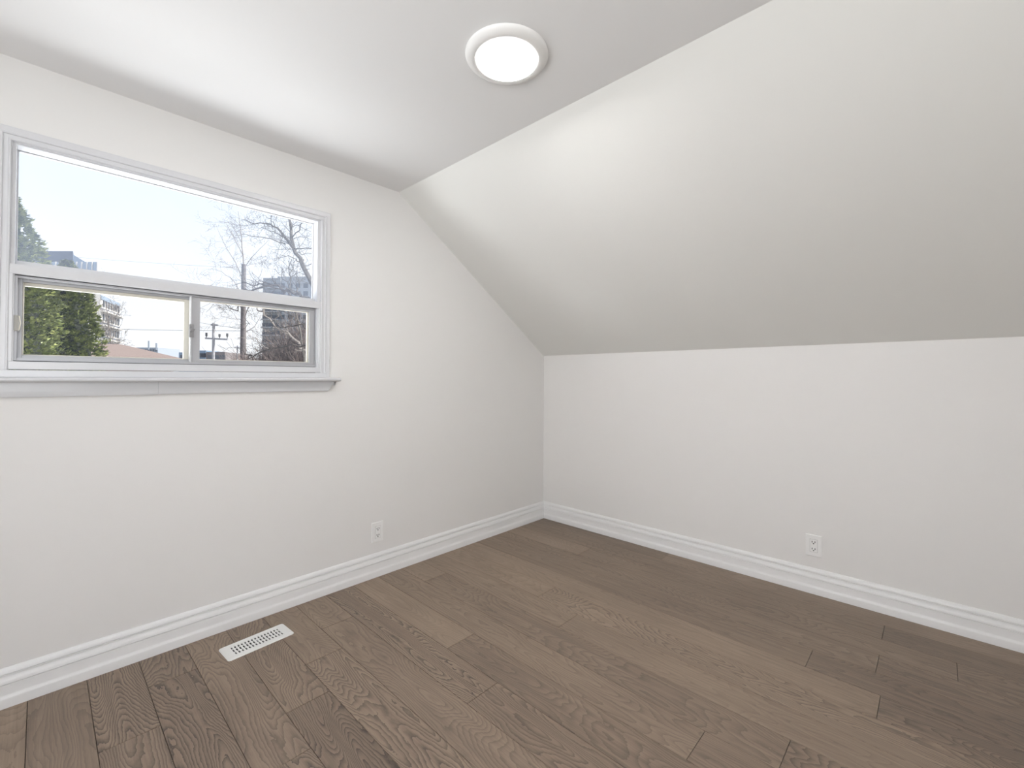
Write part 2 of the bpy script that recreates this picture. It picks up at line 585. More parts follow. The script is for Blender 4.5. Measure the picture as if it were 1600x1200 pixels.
st.box(fi1-0.004, fi1, 0.050, 0.062, 1.586, ft)
st.box(fi0+0.004, fi1-0.004, 0.050, 0.062, ft-0.004, ft)
st.build('glazing_stop', M_TRIM, win, bevel=0.001)
MB().box(fi0+0.001, fi1-0.001, 0.062, 0.066, 1.567, ft-0.001).build('upper_pane', M_GLASS_HAZY, win)
# aluminium track around the lower opening
tx0, tx1, tz0, tz1 = -2.982, -1.8935, 1.2185, 1.531
tr_ = MB()
def ring(mb, x0, x1, z0, z1, y0, y1, wl, wr, wb, wt):
    mb.box(x0, x0+wl, y0, y1, z0, z1)
    mb.box(x1-wr, x1, y0, y1, z0, z1)
    mb.box(x0+wl, x1-wr, y0, y1, z0, z0+wb)
    mb.box(x0+wl, x1-wr, y0, y1, z1-wt, z1)
ring(tr_, tx0+0.0015, tx1-0.0015, tz0+0.0025, tz1-0.0025, 0.006, 0.068, 0.010, 0.013, 0.011, 0.007)
tr_.build('sash_track', M_ALU, win, bevel=0.0008)
MB().box(tx0, tx1, 0.012, 0.068, tz0, tz0+0.0025).build('track_shadow_gap', M_DARK, win)
ax0, ax1, az0, az1 = tx0+0.012, tx1-0.015, tz0+0.014, tz1-0.0100
# right sash runs in the inner track, left sash in the outer one
sr = MB()
sx0, sx1 = -2.450, -1.9095
ring(sr, sx0, sx1, az0, az1, 0.010, 0.032, 0.0305, 0.026, 0.010, 0.011)
so = sr.build('sliding_sash', M_ALU, win, bevel=0.0008)
tag(so, label='right sliding sash')
gb = MB(); ring(gb, sx0+0.0305, sx1-0.026, az0+0.010, az1-0.011, 0.020, 0.032, 0.002, 0.009, 0.003, 0.004)
gb.build('glazing_bead', M_CREAM, so, bevel=0.0008)
MB().box(sx0+0.030, sx1-0.025, 0.026, 0.030, az0+0.009, az1-0.010).build('glass', M_GLASS, so)
lp = MB().box(sx0-0.0065, sx0-0.001, 0.004, 0.030, az0-0.004, az1+0.003)
lp.build('interlock_strip', M_TRIM, so, bevel=0.001)
jb = MB().box(sx1+0.003, sx1+0.010, 0.012, 0.04, az0, az1)
jb.build('weather_strip', M_TRIM, so, bevel=0.0008)
sl2 = MB()
lx0, lx1 = -2.9815+0.010, -2.434
ring(sl2, lx0, lx1, az0-0.002, az1+0.002, 0.038, 0.064, 0.0125, 0.018, 0.012, 0.012)
so2 = sl2.build('sliding_sash', M_ALU, win, bevel=0.0008)
tag(so2, label='left sliding sash')
gb = MB(); ring(gb, lx0+0.0125, lx1-0.018, az0+0.010, az1-0.010, 0.042, 0.062, 0.004, 0.021, 0.003, 0.013)
gb.build('glazing_bead', M_CREAM, so2, bevel=0.002)
MB().box(lx0+0.012, lx1-0.017, 0.052, 0.056, az0+0.009, az1-0.009).build('glass', M_GLASS, so2)
# pull tab on the left stile, cam latch on the meeting stile
tb = MB().box(-2.979, -2.9665, -0.006, 0.040, 1.328, 1.384)
tb.build('pull_tab', M_TAB, so2, bevel=0.002)
MB().tube([(-2.9655, -0.004, 1.331), (-2.9635, -0.008, 1.345), (-2.962, -0.010, 1.356), (-2.9635, -0.008, 1.367), (-2.9655, -0.004, 1.381)], 0.0018, 8).build('pull_lip', M_CREAM, so2, smooth=60)
lt = MB()
lt.box(-2.4605, -2.4435, -0.001, 0.012, 1.340, 1.398)
lt.box(-2.4615, -2.4560, -0.006, 0.010, 1.346, 1.392)
lt.tube([(-2.4520, -0.008, 1.372), (-2.4520, 0.004, 1.372)], [0.0075, 0.0085], 12)
lt.tube([(-2.452, -0.007, 1.372), (-2.4445, -0.010, 1.374), (-2.4415, -0.011, 1.374)], [0.004, 0.003, 0.0025], 8)
lt.tube([(-2.451, -0.005, 1.354), (-2.451, 0.002, 1.354)], 0.0035, 10)
lt.tube([(-2.451, -0.005, 1.390), (-2.451, 0.002, 1.390)], 0.0030, 10)
lt.build('latch', M_CHROME, so, bevel=0.0008)
# stool and apron
sp = [(0.0, 1.1435), (-0.016, 1.1435), (-0.048, 1.1435), (-0.0535, 1.1455), (-0.0565, 1.1490), (-0.0575, 1.1535), (-0.0560, 1.1580), (-0.0520, 1.1610), (-0.048, 1.1617), (0.0, 1.1617)]
e1 = -1.788
MB().loft([[(-3.094, y, z) for y, z in sp], [(e1-0.004, y, z) for y, z in sp], [(e1, y*0.90-0.001, 1.1526+(z-1.1526)*0.75) for y, z in sp]]).build('stool', M_TRIM, win, smooth=35)
ap = [(0, 1.1435), (-0.0135, 1.1435), (-0.0135, 1.139), (-0.0135, 1.132), (-0.0135, 1.125), (-0.0135, 1.115), (-0.0135, 1.095), (-0.0115, 1.0905), (0, 1.0905)]
def aprofile(x, cut, dz=0.0):
    return [(x - cut*(1.1435-z)/0.053*1.0, y, z if i in (0, 1) else z+dz) for i, (y, z) in enumerate(ap)]
am = MB()
am.loft([aprofile(-2.568, 0, 0.001), aprofile(-1.806, 0.036, 0.001)])
am.loft([aprofile(-3.06, 0, -0.0012), aprofile(-2.5685, 0, -0.0012)])
am.build('apron', M_TRIM, win, smooth=35)
MB().prism([(-1.806, -0.001, 1.1435), (-1.806, -0.013, 1.1435), (-1.817, -0.011, 1.123), (-1.806, -0.004, 1.121), (-1.797, -0.001, 1.123), (-1.797, -0.001, 1.1435)], (0.0005, 0, 0.0)).build('apron_return', M_TRIM, win)

# unseen window added in the back wall as an opening for fill light
w2 = empty('fill_window_back', (-3.4, YB, 0.9), kind='structure')
b2 = MB()
ring(b2, -4.17, -2.63, 0.83, 2.07, YB, YB+0.016, 0.075, 0.075, 0.075, 0.075)
b2.build('casing', M_TRIM, w2, bevel=0.003)
b3 = MB()
ring(b3, -4.1, -2.7, 0.9, 2.0, YB-0.1, YB-0.02, 0.04, 0.04, 0.04, 0.04)
b3.box(-3.42, -3.38, YB-0.09, YB-0.03, 0.94, 1.96)
b3.build('frame', M_TRIM, w2, bevel=0.003)

w3 = empty('fill_window_far', (XL, -1.85, 0.7), kind='structure')  # unseen window added in the far wall to let fill light in
b4 = MB()
ring_ = lambda mb, y0, y1, z0, z1, x0, x1, w: (mb.box(x0, x1, y0, y0+w, z0, z1), mb.box(x0, x1, y1-w, y1, z0, z1), mb.box(x0, x1, y0+w, y1-w, z0, z0+w), mb.box(x0, x1, y0+w, y1-w, z1-w, z1))
ring_(b4, -2.77, -0.93, 0.63, 2.07, XL, XL+0.016, 0.07)
b4.build('casing', M_TRIM, w3, bevel=0.003)
b5 = MB()
ring_(b5, -2.7, -1.0, 0.7, 2.0, XL-0.1, XL-0.03, 0.04)
b5.build('frame', M_TRIM, w3, bevel=0.003)

# ------------------------------------------------------------------ ceiling light
lc = (-1.788, -1.297, ZC)
cl = empty('ceiling_light', lc, 'round white flush ceiling light, switched on, near the slope', 'ceiling light')
MB().lathe([(0.141, 0.0), (0.146, -0.0005), (0.1465, -0.003), (0.1445, -0.008), (0.139, -0.0135), (0.131, -0.0175), (0.123, -0.0195), (0.1160, -0.0200), (0.1135, -0.0192), (0.1125, -0.016), (0.1125, -0.006)], lc, 96).build('rim', M_LAMP, cl, smooth=40)
MB().lathe([(0.1120, -0.012), (0.1120, -0.0190), (0.1110, -0.0202), (0.104, -0.0214), (0.09, -0.0222), (0.05, -0.0230), (0.012, -0.0232)], lc, 72, close=True).build('lens', M_LENS, cl, smooth=40, loc=lc)

# ------------------------------------------------------------------ power outlets
def outlet(label, wall):
    """wall: function (a, d, z) -> world, a along the wall to the right, d out of the wall"""
    o = empty('power_outlet', wall(0, 0, 0.2575), label, 'power outlet', 'duplex outlets low on the walls')
    hw, hh = 0.0370, 0.0575
    def plate_ring(i, d):
        return [wall(-hw+i, d, 0.2575-hh+i), wall(hw-i, d, 0.2575-hh+i), wall(hw-i, d, 0.2575+hh-i), wall(-hw+i, d, 0.2575+hh-i)]
    m = MB()
    m.loft([plate_ring(0, 0.0), plate_ring(0, 0.0050), plate_ring(0.0020, 0.0064), plate_ring(0.0035, 0.0066)])
    m.build('cover_plate', M_PLATE, o)
    gsk = MB()
    a, b = 0.0178, 0.0348
    gsk.prism([wall(-a, 0.0064, 0.2575-b), wall(a, 0.0064, 0.2575-b), wall(a, 0.0064, 0.2575+b), wall(-a, 0.0064, 0.2575+b)], V(wall(0, 0.00045, 0))-V(wall(0, 0, 0)))
    gsk.build('receptacle_gap', mat('gap_grey', (0.28, 0.28, 0.28), 0.8) if 'gap_grey' not in bpy.data.materials else bpy.data.materials['gap_grey'], o)
    a, b = 0.0168, 0.0338
    r = MB()
    dv = V(wall(0, 0.0018, 0))-V(wall(0, 0, 0))
    r.prism([wall(-a, 0.0066, 0.2575-b), wall(a, 0.0066, 0.2575-b), wall(a, 0.0066, 0.2575+b), wall(-a, 0.0066, 0.2575+b)], dv)
    rc = r.build('receptacle', M_PLATE, o, bevel=0.0006)
    dv = V(wall(0, 0.0004, 0))-V(wall(0, 0, 0))
    for zc in (0.2575+0.0195, 0.2575-0.0180):
        for sx, h in ((-0.0064, 0.0046), (0.0064, 0.0040)):
            s = MB()
            s.prism([wall(sx-0.0017, 0.0083, zc+0.002-h), wall(sx+0.0017, 0.0083, zc+0.002-h), wall(sx+0.0017, 0.0083, zc+0.002+h), wall(sx-0.0017, 0.0083, zc+0.002+h)], dv)
            s.build('slot', M_DARK, rc)
        s = MB()
        s.prism([wall(0.0031*math.cos(q*math.pi/6), 0.0083, zc-0.0075+0.0033*math.sin(q*math.pi/6)) for q in range(12)], dv)
        s.build('ground_hole', M_DARK, rc)
    return o
outlet('white power outlet on the gable wall below the window', lambda a, d, z: (-1.5365+a, -d, z))
outlet('white power outlet on the knee wall under the slope', lambda a, d, z: (-d, -1.9025-a, z))

# ------------------------------------------------------------------ floor register
vc = V((-2.2395, -0.2165, 0))
va = math.radians(3.9)
ux, uy = V((math.cos(va), math.sin(va), 0)), V((-math.sin(va), math.cos(va), 0))
vent = empty('floor_register', vc, 'white slotted metal air register set in the wood floor', 'floor vent')
def vp(a, b, z):
    return vc + ux*a + uy*b + V((0, 0, z))
HL, HWd, IL, IW = 0.1335, 0.0625, 0.1005, 0.0440
def rrect(hl, hw, r, z, n=6):
    pts = []
    for cx_, cy_, a0 in ((hl-r, hw-r, 0), (-hl+r, hw-r, 90), (-hl+r, -hw+r, 180), (hl-r, -hw+r, 270)):
        for i in range(n+1):
            t = math.radians(a0+90*i/n)
            pts.append(vp(cx_+r*math.cos(t), cy_+r*math.sin(t), z))
    return pts
fl = MB()
fl.loft([rrect(HL, HWd, 0.012, 0.0003), rrect(HL-0.0005, HWd-0.0005, 0.012, 0.0022), rrect(HL-0.003, HWd-0.003, 0.0105, 0.0042), rrect(IL, IW, 0.004, 0.0046), rrect(IL, IW, 0.004, 0.0010)], caps=False)
fl.build('flange', M_VENT, vent, smooth=35)
gr = MB()
NS = 15
pitch = 2*IL/NS
for i in range(NS+1):
    c = -IL + pitch*i
    w = 0.0033 if 0 < i < NS else 0.004
    ringsl = []
    for j in range(9):
        b = -IW + 2*IW*j/8
        bow = 0.0022*(1-(b/IW)**2)
        q = c - bow + 0.0011
        q0, q1 = max(-IL, q-w), min(IL, q+w)
        if q1 - q0 < 0.0006: q0, q1 = (IL-0.0006, IL) if q > 0 else (-IL, -IL+0.0006)
        ringsl.append([vp(q0, b, 0.0015), vp(q1, b, 0.0015), vp(q1, b, 0.0045), vp(q0, b, 0.0045)])
    gr.loft(ringsl)
for b, hw in ((-IW+0.005, 0.0053), (IW-0.005, 0.0053), (-0.0125, 0.0022), (0.0145, 0.0022)):
    o_ = vp(-IL, b-hw, 0.0012)
    gr.obox(o_, ux*2*IL, uy*2*hw, V((0, 0, 0.0028)))
gr.build('louver_grille', M_VENT, vent)
MB().obox(vp(-IL, -IW, 0.0003), ux*2*IL, uy*2*IW, V((0, 0, 0.0007))).build('duct_shade_plate', M_DARK, vent)  # flat dark plate painted as the shade down an open duct
MB().obox(vp(-0.0045, -0.004, 0.0012), ux*0.005, uy*0.010, V((0, 0, 0.0036))).build('damper_lever', M_ALU, vent, bevel=0.0006)

#EXTERIOR
# ------------------------------------------------------------------ outside
def W(px, py, d):
    """the point seen at photograph pixel (px, py) at forward distance d from the camera"""
    return CAM + d*(_f_dir + RI*((px-800)/F) + UP*((CY-py)/F))
_f_dir = V((math.sin(YAW)*math.cos(PITCH), math.cos(YAW)*math.cos(PITCH), math.sin(PITCH)))
GZ = -3.4
EX = V((math.cos(YAW), -math.sin(YAW), 0))     # along the street
EY = V((math.sin(YAW), math.cos(YAW), 0))      # away from the house

struct(MB().box(-140, 300, 0.6, 420, GZ-0.2, GZ).build('ground', mat('pale_ground', (0.45, 0.44, 0.42), 0.9, var=0.15, scale=0.4)), 'pale ground outside')

def leaf_mat(name, a, b, c, scale=9):
    m = bpy.data.materials.new(name)
    m.use_nodes = True
    n = m.node_tree
    p = n.nodes['Principled BSDF']
    t = n.nodes.new('ShaderNodeTexCoord')
    no = n.nodes.new('ShaderNodeTexNoise')
    no.inputs['Scale'].default_value = scale
    no.inputs['Detail'].default_value = 4
    no.inputs['Roughness'].default_value = 0.7
    r = n.nodes.new('ShaderNodeValToRGB')
    r.color_ramp.elements[0].position, r.color_ramp.elements[0].color = 0.34, (*a, 1)
    r.color_ramp.elements[1].position, r.color_ramp.elements[1].color = 0.68, (*c, 1)
    e = r.color_ramp.elements.new(0.5); e.color = (*b, 1)
    n.links.new(t.outputs['Object'], no.inputs['Vector'])
    n.links.new(no.outputs[0], r.inputs[0])
    n.links.new(r.outputs[0], p.inputs['Base Color'])
    p.inputs['Roughness'].default_value = 0.5
    p.inputs['Specular IOR Level'].default_value = 0.4
    return m
M_LEAF = leaf_mat('cedar_leaf', (0.035, 0.048, 0.020), (0.135, 0.165, 0.046), (0.40, 0.42, 0.16), 9)
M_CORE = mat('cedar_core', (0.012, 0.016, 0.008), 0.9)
M_TRUNK = mat('cedar_trunk', (0.09, 0.06, 0.045), 0.9, var=0.3, scale=12)

def cedar(cx_px, d, prof, label, seed, n):
    """prof: (pixel y, half width in px) list from the tip down to where the window cuts the view"""
    r = random.Random(seed)
    pts = [(W(cx_px, y, d).z, h*d/F) for y, h in prof]
    base = W(cx_px, prof[-1][0], d)
    pts += [(-0.6, pts[-1][1]*1.12), (-2.6, pts[-1][1]*1.05), (GZ+0.35, pts[-1][1]*0.75)]
    def rad(z):
        for (z0, r0), (z1, r1) in zip(pts, pts[1:]):
            if z1 <= z <= z0:
                t = (z0-z)/(z0-z1)
                return r0 + (r1-r0)*t
        return pts[-1][1]
    top, bot = pts[0][0], pts[-1][0]
    loc = V((base.x, base.y, GZ))
    o = empty('evergreen_tree', loc, label, 'tree', 'evergreen trees by the window')
    MB().tube([(base.x, base.y, GZ), (base.x, base.y, top-0.4)], [0.11, 0.02], 8).build('trunk', M_TRUNK, o)
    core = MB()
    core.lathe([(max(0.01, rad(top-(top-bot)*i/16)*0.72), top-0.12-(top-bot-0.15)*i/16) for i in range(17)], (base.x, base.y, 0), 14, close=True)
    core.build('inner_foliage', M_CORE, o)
    m = MB()
    for i in range(n):
        # denser where the window sees it
        z = bot + (top-bot)*(r.random()**0.62)
        z = min(z, top-0.01)
        R0 = rad(z)
        th = r.random()*2*math.pi
        lump = 1 + 0.08*math.sin(3*th+z*5.1+seed) + 0.10*math.sin(7*th-z*9.0) + 0.09*math.sin(z*17+5*th)
        rr = R0*lump*(0.74+0.30*r.random()**0.6)
        c = V((base.x+rr*math.cos(th), base.y+rr*math.sin(th), z))
        out = V((math.cos(th), math.sin(th), 0.35+0.5*r.random())).normalized()
        # a spray: a small fan of overlapping scale leaves
        tan = V((-math.sin(th), math.cos(th), 0))
        a = r.uniform(-0.9, 0.9)
        side = (tan*math.cos(a) + V((0, 0, 1))*math.sin(a)).normalized()
        Ls = r.uniform(0.05, 0.105)
        for k in (-1, 0, 1):
            dirn = (out + side*0.75*k + V((r.uniform(-.25, .25), r.uniform(-.25, .25), r.uniform(-.25, .35)))).normalized()
            w = dirn.cross(side.cross(out)+V((0, 0, 0.01)))
            if w.length < 1e-3: w = tan
            w = w.normalized()*Ls*0.20
            l = Ls*(1-0.22*abs(k))
            m.add([c-w*0.4, c+dirn*l*0.55-w, c+dirn*l, c+dirn*l*0.55+w, c+w*0.4], [(0, 1, 2, 3, 4)])
    m.build('foliage', M_LEAF, o, fix=False)
    return o
cedar(103, 9.2, [(409, 1), (424, 10), (450, 24), (500, 35), (562, 42)], 'rounded-tip evergreen tree behind the tall one, ending at the brown roof', 5, 11000)
cedar(0, 7.4, [(285, 1), (320, 18), (400, 46), (450, 54), (565, 64)], 'tall evergreen tree at the left edge of the window', 3, 12000)

# bare trees: limbs drawn along real positions, twigs grown from them
def mat_bark(name, a, b, scale=20):
    m = leaf_mat(name, a, tuple((x+y)/2 for x, y in zip(a, b)), b, scale)
    m.node_tree.nodes['Principled BSDF'].inputs['Roughness'].default_value = 0.85
    return m
M_BARK = mat_bark('grey_bark', (0.055, 0.050, 0.048), (0.16, 0.145, 0.13))
M_DKBARK = mat_bark('dark_bark', (0.022, 0.018, 0.017), (0.075, 0.062, 0.055))
M_PALE = mat_bark('pale_twigs', (0.12, 0.105, 0.10), (0.28, 0.25, 0.23))
M_BRUSH = mat_bark('brown_brush', (0.075, 0.058, 0.054), (0.26, 0.21, 0.195), 6)

def grow(mb, p, d, length, rad, level, r, up=0.15, spread=0.8, kids=5, minr=0.0022):
    n = 5
    pts, rads = [V(p)], [rad]
    dd = V(d).normalized()
    for i in range(n):
        dd = (dd + V((r.gauss(0, .16), r.gauss(0, .16), r.gauss(0, .16)+up*0.25))).normalized()
        pts.append(pts[-1] + dd*length/n)
        rads.append(max(minr, rad*(1-0.8*(i+1)/n)))
    mb.tube(pts, rads, 3, caps=False)
    if level <= 0: return
    for k in range(kids):
        t = 0.2+0.8*(k+r.random())/kids
        i = min(n-1, int(t*n))
        q = pts[i].lerp(pts[i+1], t*n-i if t*n-i < 1 else 1)
        b = (pts[i+1]-pts[i]).normalized()
        s = V((r.gauss(0, 1), r.gauss(0, 1), r.gauss(0, 1)))
        s = (s - b*s.dot(b)).normalized()
        grow(mb, q, b*0.75 + s*spread + V((0, 0, up)), length*r.uniform(0.38, 0.62), max(minr, rads[i]*0.55), level-1, r, up, spread, kids, minr)

def bare_tree(name, label, group, m_limb, m_twig, limbs, seed, twig_levels=2, twigs=6, tl=0.6, up=0.15, base=None, jitter=0.02, minr=0.0022, spread=0.8):
    """limbs: list of (list of (px, py, d), r0, r1)"""
    r = random.Random(seed)
    b0 = W(*limbs[0][0][0])
    bx, by = (base.x, base.y) if base else (b0.x, b0.y)
    loc = V((bx, by, GZ))
    lm, tw = MB(), MB()
    for li, (pl, r0, r1) in enumerate(limbs):
        pts = [W(*q) for q in pl]
        if li == 0:
            pts = [V((bx, by, GZ))] + pts
        # smooth the polyline a little
        sm = [pts[0]]
        for a, b in zip(pts, pts[1:]):
            for t in (0.33, 0.67, 1.0):
                q = a.lerp(b, t)
                if t < 1: q = q + V((r.gauss(0, jitter), r.gauss(0, jitter), r.gauss(0, jitter)))
                sm.append(q)
        n = len(sm)
        lm.tube(sm, [r0+(r1-r0)*i/(n-1) for i in range(n)], 6)
        start = 3 if li == 0 else 0
        total = sum((sm[i+1]-sm[i]).length for i in range(start, n-1))
        cnt = max(3, int(twigs*total))
        for k in range(cnt):
            i = start + int((n-1-start)*(k+r.random())/cnt)
            i = min(i, n-2)
            q = sm[i].lerp(sm[i+1], r.random())
            bdir = (sm[i+1]-sm[i]).normalized()
            s = V((r.gauss(0, 1), r.gauss(0, 1), r.gauss(0, 1)))
            s = (s - bdir*s.dot(bdir)).normalized()
            rr = r0+(r1-r0)*i/(n-1)
            grow(tw, q, bdir*0.5+s*0.9+V((0, 0, up)), tl*r.uniform(0.5, 1.2), min(rr*0.5, 0.012), twig_levels, r, up, spread, 4, minr)
    lm.add(tw.v, tw.f)
    o = lm.build(name, m_limb, None, fix=False, loc=loc)
    tag(o, label, 'tree', group)
    return o

D = 12.0
bare_tree('bare_tree', 'large bare tree with a grey leaning trunk at the right edge of the upper pane', 'bare trees outside the window', M_BARK, M_BARK, [
    ([(512, 505, D), (489, 445, D), (472, 412, D), (459, 388, D), (455, 366, D), (452, 342, D), (450, 315, D)], 0.085, 0.022),
    ([(460, 390, D), (446, 372, D+.1), (433, 356, D+.2), (420, 350, D+.3), (398, 350, D+.5), (378, 343, D+.7)], 0.040, 0.007),
    ([(446, 382, D), (430, 376, D-.2), (415, 372, D-.3), (392, 369, D-.4), (368, 368, D-.5)], 0.016, 0.005),
    ([(444, 370, D), (430, 364, D+.4), (420, 360, D+.6), (408, 355, D+.8)], 0.014, 0.005),
    ([(456, 372, D), (470, 350, D-.3), (480, 338, D-.5)], 0.016, 0.006),
    ([(459, 388, D), (476, 388, D-.4), (494, 393, D-.6)], 0.016, 0.006),
    ([(466, 394, D), (478, 396, D+.4), (490, 398, D+.5)], 0.013, 0.006),
    ([(452, 352, D), (466, 352, D+.4), (486, 362, D+.5)], 0.013, 0.005),
    ([(459, 390, D), (446, 389, D-.5), (424, 389, D-.9)], 0.012, 0.004),
    ([(470, 410, D), (456, 402, D-.5), (438, 398, D-.7), (428, 408, D-.9)], 0.014, 0.004),
    ([(430, 356, D), (424, 342, D), (410, 336, D)], 0.013, 0.004),
], 21, 2, 5.0, 0.62, 0.12, base=W(540, 590, D))
D = 9.0
bare_tree('bare_tree', 'small upright bare tree in front of the grey tower block', 'bare trees outside the window', M_BARK, M_BARK, [
    ([(476, 570, D), (470, 520, D), (458, 475, D), (452, 448, D), (452, 428, D), (456, 405, D)], 0.020, 0.006),
    ([(451, 446, D), (440, 430, D+.1), (428, 420, D+.2)], 0.010, 0.004),
    ([(452, 430, D), (459, 418, D+.1), (462, 402, D+.1)], 0.010, 0.004),
    ([(451, 440, D), (464, 425, D-.2)], 0.008, 0.004),
    ([(463, 455, D), (468, 445, D), (458, 420, D)], 0.009, 0.004),
], 8, 2, 4.5, 0.30, 0.3)
D = 7.0
bare_tree('bare_tree', 'dark spreading branches of the bare tree nearest the window', 'bare trees outside the window', M_DKBARK, M_DKBARK, [
    ([(560, 560, D), (520, 500, D), (486, 470, D), (466, 458, D), (448, 452, D), (428, 446, D), (398, 452, D), (382, 458, D)], 0.040, 0.010),
    ([(425, 446, D), (410, 444, D+.1), (396, 447, D+.2), (384, 441, D+.3), (362, 446, D+.3)], 0.013, 0.004),
    ([(486, 476, D), (455, 463, D-.1), (425, 449, D-.2), (404, 438, D-.3)], 0.016, 0.004),
    ([(398, 452, D), (380, 452, D+.2), (365, 458, D+.3), (345, 462, D+.4)], 0.010, 0.003),
    ([(382, 458, D), (372, 486, D+.1), (356, 478, D+.2), (340, 470, D+.2)], 0.010, 0.003),
    ([(486, 514, D), (465, 508, D), (445, 512, D+.1), (424, 512, D+.2)], 0.011, 0.004),
    ([(500, 542, D), (470, 542, D), (430, 544, D), (408, 550, D), (388, 561, D)], 0.016, 0.007),
    ([(388, 561, D), (394, 555, D), (380, 548, D), (370, 543, D)], 0.010, 0.004),
    ([(402, 468, D), (392, 474, D), (384, 492, D), (388, 505, D), (380, 516, D)], 0.006, 0.003),
], 17, 1, 9.0, 0.28, 0.1, base=W(585, 590, D), minr=0.0018)
D = 10.0
bare_tree('bare_tree', 'bare tree with pale sunlit branches slanting across the lower right pane', 'bare trees outside the window', M_PALE, M_PALE, [
    ([(520, 590, D), (478, 548, D), (458, 529, D), (440, 516, D), (427, 506, D), (412, 487, D), (405, 468, D), (394, 455, D)], 0.036, 0.010),
    ([(412, 486, D), (402, 484, D+.1), (392, 476, D+.1), (384, 468, D+.2)], 0.018, 0.006),
    ([(448, 530, D), (447, 520, D), (442, 506, D)], 0.016, 0.006),
    ([(424, 503, D), (436, 494, D-.1), (430, 478, D-.2)], 0.010, 0.004),
    ([(420, 545, D), (404, 534, D), (388, 524, D)], 0.012, 0.004),
], 31, 2, 3.2, 0.42, 0.2, base=W(545, 590, D))
D = 27.0
bare_tree('birch_tree', 'hazy bare tree with fine drooping twigs behind the tall pole', 'bare trees outside the window', M_PALE, M_PALE, [
    ([(383, 560, D), (382, 480, D), (382, 440, D), (380, 400, D), (376, 360, D), (372, 330, D)], 0.08, 0.012),
    ([(381, 440, D), (368, 410, D), (350, 380, D), (338, 352, D)], 0.028, 0.007),
    ([(380, 400, D), (364, 368, D+.4), (348, 340, D+.6)], 0.025, 0.007),
    ([(382, 466, D), (366, 440, D-.3), (346, 424, D-.5), (330, 420, D-.5)], 0.025, 0.007),
    ([(378, 380, D), (362, 350, D+.6), (342, 345, D+.9)], 0.022, 0.007),
    ([(382, 470, D), (362, 455, D+.3), (335, 452, D+.5), (316, 448, D+.6)], 0.022, 0.007),
    ([(382, 480, D), (360, 476, D+.3), (335, 474, D+.5), (322, 488, D+.5)], 0.022, 0.007),
    ([(382, 500, D), (362, 498, D+.3), (345, 494, D+.5)], 0.02, 0.006),
    ([(382, 490, D), (396, 470, D+.3), (404, 440, D+.5), (410, 420, D)], 0.022, 0.007),
    ([(381, 420, D), (400, 395, D-.4), (420, 375, D-.6)], 0.022, 0.007),
    ([(382, 520, D), (398, 510, D-.4), (408, 492, D-.6)], 0.022, 0.007),
], 44, 2, 1.7, 1.3, -0.05, minr=0.0048)
D = 33.0
bare_tree('bare_tree', 'bare shrubby tree between the evergreen and the brown roof', 'bare trees outside the window', M_PALE, M_PALE, [
    ([(174, 575, D), (173, 545, D), (172, 520, D), (168, 496, D), (166, 478, D)], 0.075, 0.018),
    ([(173, 540, D), (180, 520, D), (190, 506, D)], 0.03, 0.01),
    ([(173, 535, D), (163, 515, D), (156, 495, D), (150, 470, D)], 0.03, 0.01),
    ([(173, 545, D), (186, 535, D), (197, 530, D)], 0.03, 0.01),
    ([(173, 548, D), (162, 538, D), (154, 520, D)], 0.03, 0.01),
    ([(172, 520, D), (178, 500, D), (184, 488, D)], 0.02, 0.008),
    ([(150, 500, D), (146, 478, D), (140, 452, D)], 0.02, 0.008),
], 52, 2, 3.0, 1.3, 0.2, minr=0.0075)

# dense brown brush
def brush(label, spots, seed, n, d):
    r = random.Random(seed)
    m = MB()
    p0 = W(spots[0][0], 590, d)
    for k in range(n):
        cx_, w_, top_ = spots[r.randrange(len(spots))]
        px = cx_ + r.uniform(-w_, w_)
        dd = d + r.uniform(-0.9, 0.9)
        top = W(px, top_, dd).z - abs(r.gauss(0, 0.35)) - 0.3*((px-cx_)/w_)**2
        q = W(px, 575, dd)
        z0 = r.uniform(0.0, max(0.1, top-0.3))
        q = V((q.x, q.y, z0))
        dirn = V((r.gauss(0, .55), r.gauss(0, .55), 1))
        L0 = min(1.3, max(0.15, (top-z0)/dirn.normalized().z))*r.uniform(0.4, 1.0)
        grow(m, q, dirn, L0, 0.010, 1, r, 0.2, 0.8, 4, 0.0032)
    for k in range(26):
        cx_, w_, top_ = spots[k % len(spots)]
        q = W(cx_+r.uniform(-w_, w_)*0.7, 575, d+r.uniform(-.6, .6))
        m.tube([(q.x, q.y, GZ), (q.x+r.gauss(0, .1), q.y+r.gauss(0, .1), -1.5), (q.x+r.gauss(0, .2), q.y, 0.7)], [0.03, 0.022, 0.012], 4)
    o = m.build('bare_shrub', M_BRUSH, None, fix=False, loc=V((p0.x, p0.y, GZ)))
    return tag(o, label, 'shrub', 'bare shrubs outside the window')
brush('dense brown bare shrub filling the lower right corner of the window', [(430, 32, 530), (455, 30, 512), (478, 22, 500), (410, 22, 540), (470, 30, 478)], 61, 1500, 12.5)
brush('low brown bare shrub at the foot of the tall pole', [(378, 9, 548), (390, 12, 545)], 67, 260, 16)

